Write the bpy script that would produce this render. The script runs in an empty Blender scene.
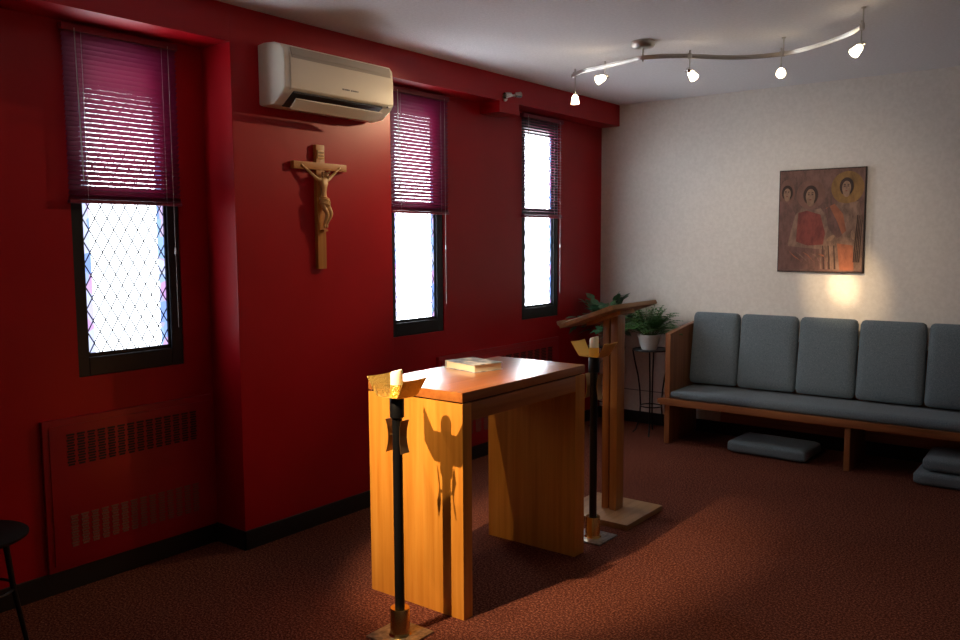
import bpy, bmesh, math, random
from mathutils import Vector, Matrix, Euler
random.seed(7)
PI = math.pi
SC = bpy.context.scene
COL = SC.collection
ZC = 2.835      # ceiling height
XW = -3.90      # window wall plane
XF = -3.83      # far window wall plane
XP = -3.65      # pier / soffit plane
YB = 6.76       # white wall plane

# ------------------------------------------------------------------ materials
def mat(name, col, rough=.5, metal=0, spec=.5, coat=0, coat_rough=.1, emit=None, estr=0, sheen=0):
    m = bpy.data.materials.new(name); m.use_nodes = True
    b = m.node_tree.nodes['Principled BSDF']
    b.inputs['Base Color'].default_value = (*col, 1)
    b.inputs['Roughness'].default_value = rough
    b.inputs['Metallic'].default_value = metal
    b.inputs['Specular IOR Level'].default_value = spec
    b.inputs['Coat Weight'].default_value = coat
    b.inputs['Coat Roughness'].default_value = coat_rough
    b.inputs['Sheen Weight'].default_value = sheen
    if emit:
        b.inputs['Emission Color'].default_value = (*emit, 1)
        b.inputs['Emission Strength'].default_value = estr
    return m

def N(m, t, **kw):
    n = m.node_tree.nodes.new(t)
    for k, v in kw.items(): setattr(n, k, v)
    return n
def LK(m, a, b): m.node_tree.links.new(a, b)
def BS(m): return m.node_tree.nodes['Principled BSDF']

def tex(m, scale=(1, 1, 1), rot=(0, 0, 0)):
    tc = N(m, 'ShaderNodeTexCoord'); mp = N(m, 'ShaderNodeMapping')
    mp.inputs['Scale'].default_value = scale; mp.inputs['Rotation'].default_value = rot
    LK(m, tc.outputs['Object'], mp.inputs['Vector']); return mp.outputs['Vector']

def ramp(m, fac, stops):
    r = N(m, 'ShaderNodeValToRGB'); e = r.color_ramp.elements
    while len(e) < len(stops): e.new(.5)
    for k, (p, c) in enumerate(stops): e[k].position = p; e[k].color = (*c, 1)
    LK(m, fac, r.inputs['Fac']); return r.outputs['Color']

def noise(m, vec, scale, detail=4, rough=.5):
    n = N(m, 'ShaderNodeTexNoise'); n.inputs['Scale'].default_value = scale
    n.inputs['Detail'].default_value = detail; n.inputs['Roughness'].default_value = rough
    LK(m, vec, n.inputs['Vector']); return n.outputs['Fac']

def bump(m, h, strength=.2, dist=.01):
    b = N(m, 'ShaderNodeBump'); b.inputs['Strength'].default_value = strength
    b.inputs['Distance'].default_value = dist
    LK(m, h, b.inputs['Height']); LK(m, b.outputs['Normal'], BS(m).inputs['Normal'])

def noisy(name, c1, c2, scale=30, rough=.6, bs=.15, bd=.004, bscale=None, **kw):
    m = mat(name, c1, rough, **kw); v = tex(m)
    f = noise(m, v, scale)
    LK(m, ramp(m, f, [(.35, c1), (.65, c2)]), BS(m).inputs['Base Color'])
    if bs:
        bump(m, noise(m, v, bscale or scale * 3), bs, bd)
    return m

def wood(name, c1, c2, c3, axis='z', rough=.35, coat=.3, stripe=30, coat_rough=.15, spec=.5):
    m = mat(name, c1, rough, coat=coat, coat_rough=coat_rough, spec=spec)
    s = {'x': (1.2, stripe, stripe), 'y': (stripe, 1.2, stripe), 'z': (stripe, stripe, 1.2)}[axis]
    v = tex(m, s)
    f = noise(m, v, 1.0, 6, .6)
    c = ramp(m, f, [(.3, c1), (.5, c2), (.72, c3)])
    v2 = tex(m, tuple(max(1, q * .12) for q in s))
    f2 = noise(m, v2, 1.4, 2)
    mx = N(m, 'ShaderNodeMix', data_type='RGBA', blend_type='MULTIPLY'); mx.inputs[0].default_value = .6
    LK(m, c, mx.inputs[6]); LK(m, ramp(m, f2, [(.3, (.7, .66, .62)), (.7, (1, 1, 1))]), mx.inputs[7])
    LK(m, mx.outputs[2], BS(m).inputs['Base Color'])
    bump(m, f, .06, .002)
    return m

RED = noisy('red_paint', (.37, .001, .006), (.40, .002, .008), 3, .38, .08, .002, 90, spec=.32)
WHITEW = noisy('cream_plaster', (.77, .71, .64), (.83, .77, .70), 40, .8, .35, .004, 120, spec=.2)
CEIL = noisy('ceiling_plaster', (.78, .76, .77), (.84, .82, .83), 60, .9, .5, .006, 160, spec=.1)
BASEM = mat('black_vinyl_base', (.012, .010, .010), .45)
BLACK = mat('black_iron', (.006, .006, .007), .35, 0, .35)
FRAME = mat('dark_window_metal', (.025, .028, .032), .4, .5)
LEAD = mat('lead_came', (.05, .055, .07), .5, .4)
BRUSH = mat('brushed_steel', (.55, .52, .48), .32, 1)
CHROME = mat('chrome', (.7, .68, .65), .15, 1)
WOODZ = wood('altar_oak_vertical', (.56, .20, .022), (.68, .27, .036), (.78, .35, .06), 'z', .35, .2)
WOODY = wood('altar_oak_lengthwise', (.34, .10, .020), (.44, .145, .030), (.52, .19, .042), 'y', .34, 1.0, 30, .26)
WOODX = wood('altar_oak_across', (.40, .135, .024), (.52, .19, .036), (.60, .24, .05), 'x', .35, .2)
LECZ = wood('lectern_oak_vertical', (.34, .12, .022), (.46, .18, .035), (.54, .24, .05), 'z', .4, .2, 24)
LECY = wood('lectern_oak_flat', (.30, .15, .06), (.42, .23, .10), (.50, .29, .14), 'y', .4, .2, 24)
PEWX = wood('pew_oak_lengthwise', (.22, .07, .022), (.32, .11, .035), (.38, .15, .05), 'x', .4, .2, 24)
PEWZ = wood('pew_oak_vertical', (.22, .07, .022), (.32, .11, .035), (.38, .15, .05), 'z', .4, .2, 24)
CROSSW = wood('cross_oak', (.40, .15, .022), (.54, .22, .04), (.62, .28, .06), 'z', .45, .1, 60)
CROSSH = wood('crossbar_oak', (.40, .15, .022), (.54, .22, .04), (.62, .28, .06), 'y', .45, .1, 60)
CARVED = noisy('carved_limewood', (.68, .40, .15), (.78, .50, .22), 30, .45)
ACW = mat('ivory_plastic', (.80, .73, .60), .28, spec=.5)
ACD = mat('dark_plastic', (.02, .018, .016), .5)
ACG = mat('greige_plastic', (.45, .40, .33), .4)
BLINDM = mat('maroon_slat', (.22, .015, .04), .4)
SLATM = mat('maroon_slat_thin', (.22, .012, .06), .32)
_t = N(SLATM, 'ShaderNodeBsdfTranslucent'); _t.inputs['Color'].default_value = (.45, .03, .16, 1)
_x = N(SLATM, 'ShaderNodeMixShader'); _x.inputs[0].default_value = .12
_o = [n for n in SLATM.node_tree.nodes if n.type == 'OUTPUT_MATERIAL'][0]
LK(SLATM, BS(SLATM).outputs[0], _x.inputs[1]); LK(SLATM, _t.outputs[0], _x.inputs[2]); LK(SLATM, _x.outputs[0], _o.inputs['Surface'])
CORD = mat('pale_cord', (.6, .55, .55), .5)
WAX = mat('wax', (1, .96, .86), .4, emit=(1, .82, .5), estr=0.0)
WAX.node_tree.nodes['Principled BSDF'].inputs['Subsurface Weight'].default_value = .3
FLAME = mat('flame', (1, .8, .4), .5, emit=(1, .62, .22), estr=14)
POT = mat('white_glazed_pot', (.72, .70, .66), .35)
POT2 = mat('brown_pot', (.16, .07, .04), .5)
SOIL = noisy('soil', (.02, .013, .01), (.04, .03, .02), 80, .9)
LEAF = noisy('fern_leaf', (.05, .15, .035), (.11, .27, .07), 30, .45, 0)
LEAF2 = noisy('dark_leaf', (.03, .10, .045), (.08, .20, .09), 20, .35, 0)
STEM = mat('stem', (.08, .12, .03), .6)
PAGES = mat('cream_pages', (.75, .66, .48), .7)
BARE = mat('white_cap', (.8, .75, .68), .4)
HEAT = noisy('red_cover_paint', (.30, .002, .007), (.33, .003, .009), 4, .38, 0)
SLOT = mat('slot_dark', (.03, .002, .003), .7)
SLOT2 = mat('slot_brownish', (.20, .075, .055), .7)  # paler, brownish slots of the lower grille

# brass, hammered
BRASS = mat('polished_brass', (.80, .52, .18), .22, 1)
HAM = mat('hammered_brass', (.96, .64, .17), .42, 1)
_v = tex(HAM); _vo = N(HAM, 'ShaderNodeTexVoronoi'); _vo.inputs['Scale'].default_value = 130
LK(HAM, _v, _vo.inputs['Vector']); bump(HAM, _vo.outputs['Distance'], .8, .006)
BRONZE = mat('brown_bronze', (.60, .38, .18), .38, 1)
STEELP = noisy('pitted_steel', (.20, .19, .18), (.45, .43, .38), 45, .35, .3, .003, metal=.9)

# upholstery: fine blue grey weave
FAB = mat('blue_grey_fabric', (.12, .15, .17), .9, spec=.15, sheen=.15)
_v = tex(FAB); _w = noise(FAB, _v, 260, 2)
LK(FAB, ramp(FAB, _w, [(.35, (.10, .13, .15)), (.65, (.20, .245, .27))]), BS(FAB).inputs['Base Color'])
bump(FAB, _w, .35, .002)

# carpet: short speckled pile
CARP = mat('russet_carpet', (.14, .03, .02), .95, spec=.1)
_v = tex(CARP)
_a = noise(CARP, _v, 100, 5, .85); _b = noise(CARP, _v, 1.5, 3)
_c = ramp(CARP, _a, [(.36, (.040, .009, .006)), (.5, (.14, .035, .021)), (.62, (.50, .19, .115))])
_m = N(CARP, 'ShaderNodeMix', data_type='RGBA', blend_type='MULTIPLY'); _m.inputs[0].default_value = .5
LK(CARP, _c, _m.inputs[6]); LK(CARP, ramp(CARP, _b, [(.3, (.75, .72, .72)), (.7, (1, 1, 1))]), _m.inputs[7])
LK(CARP, _m.outputs[2], BS(CARP).inputs['Base Color'])
bump(CARP, _a, 1.0, .012)

# daylit leaded glass: white lights with a coloured border column
def pane_mat(name, strength):
    m = bpy.data.materials.new(name); m.use_nodes = True
    nt = m.node_tree; nt.nodes.clear()
    out = N(m, 'ShaderNodeOutputMaterial'); em = N(m, 'ShaderNodeEmission')
    tc = N(m, 'ShaderNodeTexCoord'); sp = N(m, 'ShaderNodeSeparateXYZ'); LK(m, tc.outputs['Object'], sp.inputs[0])
    vo = N(m, 'ShaderNodeTexVoronoi'); vo.inputs['Scale'].default_value = 11
    mp = N(m, 'ShaderNodeMapping'); mp.inputs['Scale'].default_value = (.01, 1.2, 1)
    LK(m, tc.outputs['Object'], mp.inputs['Vector']); LK(m, mp.outputs['Vector'], vo.inputs['Vector'])
    sh = N(m, 'ShaderNodeSeparateColor'); LK(m, vo.outputs['Color'], sh.inputs[0])
    bc = ramp(m, sh.outputs[0], [(.0, (.22, .34, .85)), (.35, (.35, .55, .95)), (.55, (.62, .35, .75)), (.8, (.6, .66, .95))])
    ab = N(m, 'ShaderNodeMath', operation='ABSOLUTE'); LK(m, sp.outputs['Y'], ab.inputs[0])
    gt = N(m, 'ShaderNodeMath', operation='GREATER_THAN'); gt.inputs[1].default_value = .175
    LK(m, ab.outputs[0], gt.inputs[0])
    mx = N(m, 'ShaderNodeMix', data_type='RGBA')
    LK(m, gt.outputs[0], mx.inputs[0]); mx.inputs[6].default_value = (.86, .93, 1, 1)
    mc = N(m, 'ShaderNodeMix', data_type='RGBA'); mc.inputs[0].default_value = .85
    mc.inputs[6].default_value = (0, 0, 0, 1)
    sc = N(m, 'ShaderNodeVectorMath', operation='SCALE'); sc.inputs['Scale'].default_value = 1.5 / strength
    LK(m, bc, sc.inputs[0]); LK(m, sc.outputs[0], mx.inputs[7])
    LK(m, mx.outputs[2], em.inputs['Color']); em.inputs['Strength'].default_value = strength
    LK(m, em.outputs[0], out.inputs['Surface'])
    return m
PANE = pane_mat('daylit_leaded_glass', 15.0)
PANE_LOW = pane_mat('dimmed_leaded_glass', 5.0)  # same glass, its daylight glow set weaker so the lead lines show
SHADE = mat('lit_frosted_glass', (1, .95, .85), .4, emit=(1, .80, .52), estr=12)

# ------------------------------------------------------------------ mesh builder
class MB:
    def __init__(s): s.bm = bmesh.new()
    def _mi(s, vs, mi):
        if mi:
            for v in vs:
                for f in v.link_faces: f.material_index = mi
    def box(s, x0, x1, y0, y1, z0, z1, mi=0, bev=0, M=None):
        r = bmesh.ops.create_cube(s.bm, size=1)
        vs = r['verts']
        for v in vs:
            v.co = Vector(((x0 + x1) / 2 + v.co.x * (x1 - x0), (y0 + y1) / 2 + v.co.y * (y1 - y0), (z0 + z1) / 2 + v.co.z * (z1 - z0)))
        if bev:
            es = list({e for v in vs for e in v.link_edges})
            rb = bmesh.ops.bevel(s.bm, geom=es, offset=bev, segments=2, affect='EDGES', profile=.7)
            vs = list({v for f in rb['faces'] for v in f.verts} | {v for v in vs if v.is_valid})
            # grow to the whole island
            st = list(vs); seen = set(vs)
            while st:
                v = st.pop()
                for e in v.link_edges:
                    o = e.other_vert(v)
                    if o not in seen: seen.add(o); st.append(o)
            vs = list(seen)
        if M is not None:
            for v in vs: v.co = M @ v.co
        s._mi(vs, mi); return vs
    def tube(s, pts, r, seg=10, mi=0, caps=True, flat=None):
        pts = [Vector(p) for p in pts]; n = len(pts)
        rr = r if isinstance(r, (list, tuple)) else [r] * n
        up = Vector((0, 0, 1)); rings = []; prev = None
        for i, p in enumerate(pts):
            t = (pts[min(i + 1, n - 1)] - pts[max(i - 1, 0)]).normalized()
            if prev is None:
                a = t.cross(up)
                if a.length < .05: a = t.cross(Vector((1, 0, 0)))
                a.normalize()
            else:
                a = (prev - t * prev.dot(t)).normalized()
            b = t.cross(a); prev = a
            rings.append([s.bm.verts.new(p + (a * math.cos(2 * PI * k / seg) + b * math.sin(2 * PI * k / seg)) * rr[i]) for k in range(seg)])
        fs = []
        for i in range(n - 1):
            for k in range(seg):
                fs.append(s.bm.faces.new((rings[i][k], rings[i][(k + 1) % seg], rings[i + 1][(k + 1) % seg], rings[i + 1][k])))
        if caps:
            fs.append(s.bm.faces.new(rings[0][::-1])); fs.append(s.bm.faces.new(rings[-1]))
        for f in fs: f.material_index = mi
    def lathe(s, prof, c=(0, 0, 0), seg=32, mi=0, M=None, capped=True):
        c = Vector(c); rings = []
        M = M or Matrix.Identity(4)
        for (r, z) in prof:
            if r < 1e-5: rings.append([s.bm.verts.new(c + (M @ Vector((0, 0, z))))])
            else: rings.append([s.bm.verts.new(c + (M @ Vector((r * math.cos(2 * PI * k / seg), r * math.sin(2 * PI * k / seg), z)))) for k in range(seg)])
        fs = []
        for i in range(len(rings) - 1):
            a, b = rings[i], rings[i + 1]
            for k in range(seg):
                k2 = (k + 1) % seg
                if len(a) == 1 and len(b) == 1: continue
                if len(a) == 1: fs.append(s.bm.faces.new((a[0], b[k2], b[k])))
                elif len(b) == 1: fs.append(s.bm.faces.new((a[k], a[k2], b[0])))
                else: fs.append(s.bm.faces.new((a[k], a[k2], b[k2], b[k])))
        if capped:
            if len(rings[0]) > 1: fs.append(s.bm.faces.new(rings[0][::-1]))
            if len(rings[-1]) > 1: fs.append(s.bm.faces.new(rings[-1]))
        for f in fs: f.material_index = mi
    def prism(s, poly, d, M=None, mi=0):
        """poly: list of 3-D points (planar), extruded by vector d"""
        d = Vector(d); a = [s.bm.verts.new(Vector(p)) for p in poly]; b = [s.bm.verts.new(Vector(p) + d) for p in poly]
        n = len(poly); fs = [s.bm.faces.new(a), s.bm.faces.new(b[::-1])]
        for k in range(n): fs.append(s.bm.faces.new((a[k], b[k], b[(k + 1) % n], a[(k + 1) % n])))
        for f in fs: f.material_index = mi
        if M is not None:
            for v in a + b: v.co = M @ v.co
        return a + b
    def pillow(s, w, d, h, rad=.03, bulge=.02, nn=14, M=None):
        """rounded cushion, w (x) d (y) h (z), centred"""
        r = bmesh.ops.create_cube(s.bm, size=2); 
        es = list({e for v in r['verts'] for e in v.link_edges})
        bmesh.ops.subdivide_edges(s.bm, edges=es, cuts=nn, use_grid_fill=True)
        ic = Vector((w / 2 - rad, d / 2 - rad, h / 2 - rad))
        for v in s.bm.verts:
            if v.tag: continue
            v.tag = True
            u = v.co.copy()
            p = Vector((u.x * w / 2, u.y * d / 2, u.z * h / 2))
            q = Vector((max(-ic.x, min(ic.x, p.x)), max(-ic.y, min(ic.y, p.y)), max(-ic.z, min(ic.z, p.z))))
            o = p - q
            if o.length > 1e-6: p = q + o.normalized() * rad
            dims = sorted([(w, 0), (d, 1), (h, 2)]); t = dims[0][1]; a, b = dims[1][1], dims[2][1]
            k = (1 - abs(u[a]) ** 3) * (1 - abs(u[b]) ** 6)
            p[t] += (1 if u[t] > 0 else -1) * bulge * k * min(1, abs(u[t]))
            v.co = (M @ p) if M is not None else p
    def build(s, name, mats, parent=None, smooth=True, angle=40, bevel=0):
        off = Vector((0, 0, 0)); q = parent
        while q is not None: off += q.location; q = q.parent
        bmesh.ops.recalc_face_normals(s.bm, faces=s.bm.faces)
        for v in s.bm.verts: v.co -= off
        me = bpy.data.meshes.new(name); s.bm.to_mesh(me); s.bm.free()
        for m in (mats if isinstance(mats, (list, tuple)) else [mats]): me.materials.append(m)
        if smooth:
            me.polygons.foreach_set('use_smooth', [True] * len(me.polygons))
            try: me.set_sharp_from_angle(angle=math.radians(angle))
            except Exception: pass
        o = bpy.data.objects.new(name, me); COL.objects.link(o)
        if parent is not None: o.parent = parent
        if bevel:
            b = o.modifiers.new('bevel', 'BEVEL'); b.width = bevel; b.segments = 2; b.limit_method = 'ANGLE'
        return o

def tag(o, label=None, cat=None, group=None, kind=None):
    if label: o['label'] = label
    if cat: o['category'] = cat
    if group: o['group'] = group
    if kind: o['kind'] = kind
    return o
def thing(name, loc, label=None, cat=None, group=None, kind=None):
    o = bpy.data.objects.new(name, None); COL.objects.link(o); o.location = loc
    o.empty_display_size = .1
    return tag(o, label, cat, group, kind)
def dup(root, loc, rz=None, label=None, group=None):
    def cp(o, par):
        c = o.copy(); COL.objects.link(c)
        if par is not None: c.parent = par
        for ch in [k for k in list(bpy.data.objects) if k.parent == o]: cp(ch, c)
        return c
    r = cp(root, None); r.location = loc
    if rz is not None: r.rotation_euler = (0, 0, rz)
    if label: r['label'] = label
    if group: r['group'] = group
    return r
def S(name, b, m, bevel=0, smooth=False):
    return tag(b.build(name, m, None, smooth=smooth, bevel=bevel), kind='structure')

# ------------------------------------------------------------------ the room
X1, Y0 = 3.2, -2.6
b = MB(); b.box(-4.15, X1 + .1, Y0 - .1, YB + .1, -.1, 0); S('floor', b, CARP)
b = MB(); b.box(-4.15, X1 + .1, Y0 - .1, YB + .1, ZC, ZC + .1); S('ceiling', b, CEIL)
b = MB(); b.box(XW, X1 + .1, YB, YB + .1, 0, ZC); S('wall_back', b, WHITEW)
b = MB(); b.box(X1, X1 + .1, Y0, YB, 0, ZC); S('wall_right', b, WHITEW)
b = MB(); b.box(-4.15, X1 + .1, Y0 - .1, Y0, 0, ZC); S('wall_front', b, WHITEW)

WIN = [(1.935, 2.495), (3.985, 4.53), (5.495, 6.04)]
WZ0, WZ1 = 1.005, 2.65
def wall_seg(xx, ya, yb, wins):
    b = MB(); b.box(-4.15, xx, ya, yb, 0, WZ0); b.box(-4.15, xx, ya, yb, WZ1, ZC)
    q = [ya] + [v for w in wins for v in w] + [yb]
    for k in range(0, len(q), 2): b.box(-4.15, xx, q[k], q[k + 1], WZ0, WZ1)
    S('wall_left', b, RED)
wall_seg(XW, Y0, 3.4, WIN[:1])
wall_seg(XF, 3.4, YB + .1, WIN[1:])
b = MB(); b.box(XW, XP, 2.66, 3.82, 0, ZC, bev=.004); S('trim_4', b, RED)          # the pier
b = MB(); b.box(XW, XP, Y0, 2.66, 2.65, ZC); S('trim_1', b, RED)      # soffit, near part
b = MB(); b.box(XF, XP, 3.82, YB, 2.65, ZC); S('trim_5', b, RED)      # soffit, far part
b = MB(); b.box(XF, XP - .001, 4.96, 5.205, 2.57, 2.65); S('trim_2', b, RED)      # boxed drop below the soffit
# vinyl base
t = .012; h = .105
b = MB()
b.box(XW, XW + t, Y0, 2.66, 0, h); b.box(XF, XF + t, 3.82, YB, 0, h)
b.box(XP, XP + t, 2.66 - t, 3.82 + t, 0, h); b.box(XW, XP + t, 2.66 - t, 2.66, 0, h); b.box(XF, XP + t, 3.82, 3.82 + t, 0, h)
S('baseboard_left', b, BASEM, .003)
b = MB(); b.box(XF + t, X1, YB - t, YB, 0, h); S('baseboard_back', b, BASEM, .003)
b = MB(); b.box(X1 - t, X1, Y0, YB - t, 0, h); S('baseboard_right', b, BASEM, .003)
b = MB(); b.box(XW + t, X1 - t, Y0, Y0 + t, 0, h); S('baseboard_front', b, BASEM, .003)
b = MB(); b.box(XF + .002, -2.92, YB - .006, YB, .292, .298); S('trim_3', b, mat('grey_seam', (.22, .2, .18), .6))

# ------------------------------------------------------------------ windows
def diamonds(b, x, y0, y1, z0, z1, w=.062, hh=.109, r=.0032):
    H = (z1 - z0); sl = hh / w
    for sgn in (1, -1):
        k = -int((y1 - y0) * sl / hh) - 2
        while k * hh < (z1 - z0) + (y1 - y0) * sl + hh:
            # line z = z0 + k*hh + sgn*sl*(y-y0)
            pts = []
            base = k * hh
            def zy(y): return base + sgn * sl * (y - y0)
            ya, yb = y0, y1
            za, zb = zy(ya), zy(yb)
            lo, hi = 0, H
            # clip
            if max(za, zb) > lo and min(za, zb) < hi:
                def yat(z): return y0 + (z - base) / (sgn * sl)
                if za < lo: ya = yat(lo)
                if za > hi: ya = yat(hi)
                if zb < lo: yb = yat(lo)
                if zb > hi: yb = yat(hi)
                if yb - ya > .004:
                    b.tube([(x, ya, z0 + zy(ya)), (x, yb, z0 + zy(yb))], r, 4)
            k += 1

def window(n, y0, y1, XW):
    yc = (y0 + y1) / 2
    w = thing('window_%d' % n, (XW - .06, yc, WZ0), kind='structure')
    b = MB(); xa, xb = XW - .085, XW - .006; f = .056; fr = .064
    b.box(xa, xb, y0, y0 + f, WZ0, WZ1); b.box(xa, xb, y1 - fr, y1, WZ0, WZ1)
    b.box(xa, xb, y0 + f, y1 - fr, WZ0, WZ0 + .09); b.box(xa, xb, y0 + f, y1 - fr, WZ1 - .15, WZ1)
    b.box(xa, xb - .01, y0 + f, y1 - fr, 1.845, 1.88)
    b.build('window_frame', FRAME, w, smooth=False, bevel=.003)
    b = MB(); g = .009
    for z0, z1 in ((WZ0 + .09, 1.845), (1.88, WZ1 - .15)):
        ya, yb = y0 + f, y1 - fr
        b.box(xa + .01, xb - .014, ya, ya + g, z0, z1); b.box(xa + .01, xb - .014, yb - g, yb, z0, z1)
        b.box(xa + .01, xb - .014, ya + g, yb - g, z0, z0 + g + .01); b.box(xa + .01, xb - .014, ya + g, yb - g, z1 - g, z1)
    b.build('sash', FRAME, w, smooth=False, bevel=.002)
    for z0, z1 in ((WZ0 + .09 + g, 1.845 - g), (1.88 + g, WZ1 - .15 - g)):
        ya, yb = y0 + f + g, y1 - fr - g
        b = MB(); xx = XW - .034
        # built about the pane's own centre so the coloured border follows it
        hy = (yb - ya) / 2
        b.box(-.003, .003, -hy - .004, hy + .004, -(z1 - z0) / 2 - .004, (z1 - z0) / 2 + .004)
        p = b.build('pane', PANE_LOW if (n == 1 and z0 < 1.5) else PANE, None, smooth=False); p.parent = w
        p.location = Vector((xx, (ya + yb) / 2, (z0 + z1) / 2)) - w.location
        b = MB(); diamonds(b, 0.0050, -hy, hy, -(z1 - z0) / 2, (z1 - z0) / 2)
        c = b.build('lead_came', LEAD, None, smooth=False); c.parent = p
    return w
for i, (a, c) in enumerate(WIN): window(i + 1, a, c, XW if i == 0 else XF)

def blind(yc, width, theta, label, XW, z1=2.635, z0=1.825):
    t = thing('venetian_blind', (XW + .025, yc, z0), label, 'blind', 'maroon blinds on the three windows')
    x = XW + .028; ya, yb = yc - width / 2, yc + width / 2
    b = MB(); b.box(x - .018, x + .018, ya, yb, z1 - .032, z1, bev=.003); b.build('head_rail', BLINDM, t)
    b = MB(); b.box(x - .014, x + .014, ya + .004, yb - .004, z0, z0 + .016, bev=.004); b.build('bottom_rail', BLINDM, t)
    b = MB(); n = 34; zt = z1 - .045; zb = z0 + .028
    for k in range(n):
        zc = zb + (zt - zb) * k / (n - 1)
        # room side edge high, street side edge low; slat slightly crowned
        pr = []
        for q in (-1, -.5, 0, .5, 1):
            u = q * .0125; w = .0012 * (1 - q * q)
            pr.append((u * math.cos(theta) - w * math.sin(theta), u * math.sin(theta) + w * math.cos(theta)))
        loop = [(p[0], p[1] + .0004) for p in pr] + [(p[0], p[1] - .0004) for p in pr[::-1]]
        b.prism([(x + p[0], ya + .006, zc + p[1]) for p in loop], (0, yb - ya - .012, 0))
    # little stack of slats lying on the bottom rail
    for k in range(5):
        zc = z0 + .018 + k * .0022
        b.box(x - .0125, x + .0125, ya + .006, yb - .006, zc, zc + .0008)
    b.build('slats', SLATM, t)
    for yy in (ya + .09, yb - .09):
        b = MB()
        b.tube([(x + .0135, yy, z1 - .03), (x + .0135, yy, z0 + .012)], .0009, 4)
        b.tube([(x - .0135, yy, z1 - .03), (x - .0135, yy, z0 + .012)], .0009, 4)
        b.tube([(x - .0135, yy, z0 + .012), (x + .0135, yy, z0 + .012)], .0009, 4)
        b.build('ladder_cord', CORD, t)
    b = MB(); b.tube([(x + .024, ya + .055, z1 - .02), (x + .026, ya + .065, z0 + .1)], .0028, 6)
    b.build('tilt_wand', mat('clear_wand', (.55, .5, .5), .3), t)
    b = MB(); b.tube([(x + .022, yb - .06, z1 - .02), (x + .022, yb - .058, z0 - .62)], .0011, 5)
    b.lathe([(.002, .02), (.005, 0), (.0055, -.012), (0, -.014)], (x + .022, yb - .058, z0 - .11 - .12), 10)
    b.build('pull_cord', CORD, t)
    return t
blind(2.203, .585, math.radians(47), 'maroon slatted blind half down over the window left of the air conditioner', XW)
blind(4.262, .585, math.radians(44), 'maroon slatted blind over the middle window, partly behind the air conditioner', XF)
blind(5.750, .585, math.radians(5), 'maroon blind with open slats on the window nearest the white wall', XF)

# ------------------------------------------------------------------ radiator covers
def radiator_cover(y0, y1, label, XW, z0=.108, z1=.825):
    t = thing('radiator_cover', (XW, (y0 + y1) / 2, z0), label, 'radiator cover', 'red radiator covers under the windows')
    b = MB(); x = XW
    b.box(x, x + .022, y0, y1, z0, z1, bev=.003)
    b.box(x + .022, x + .027, y0 + .028, y1 - .028, z0 + .025, z1 - .03, bev=.002)
    b.build('panel', HEAT, t)
    n = 14; L0, L1 = y0 + .1, y1 - .1
    for (za, zb, m) in ((z0 + .49, z0 + .645, SLOT), (z0 + .10, z0 + .255, SLOT2)):
        b = MB(); p = (L1 - L0) / n
        for k in range(n):
            c = L0 + (k + .5) * p
            for j in range(12):
                zz = za + (zb - za) * (j + .5) / 12
                hw = p * (.38 if j % 2 else .30)
                b.box(x + .0265, x + .0285, c - hw, c + hw, zz - .0045, zz + .0045)
        b.build('grille', m, t, smooth=False)
    return t
radiator_cover(1.74, 2.64, 'red painted radiator cover with two slotted grilles below the leftmost window', XW)
radiator_cover(4.44, 6.02, 'long red radiator cover on the wall behind the altar', XF)

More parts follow.
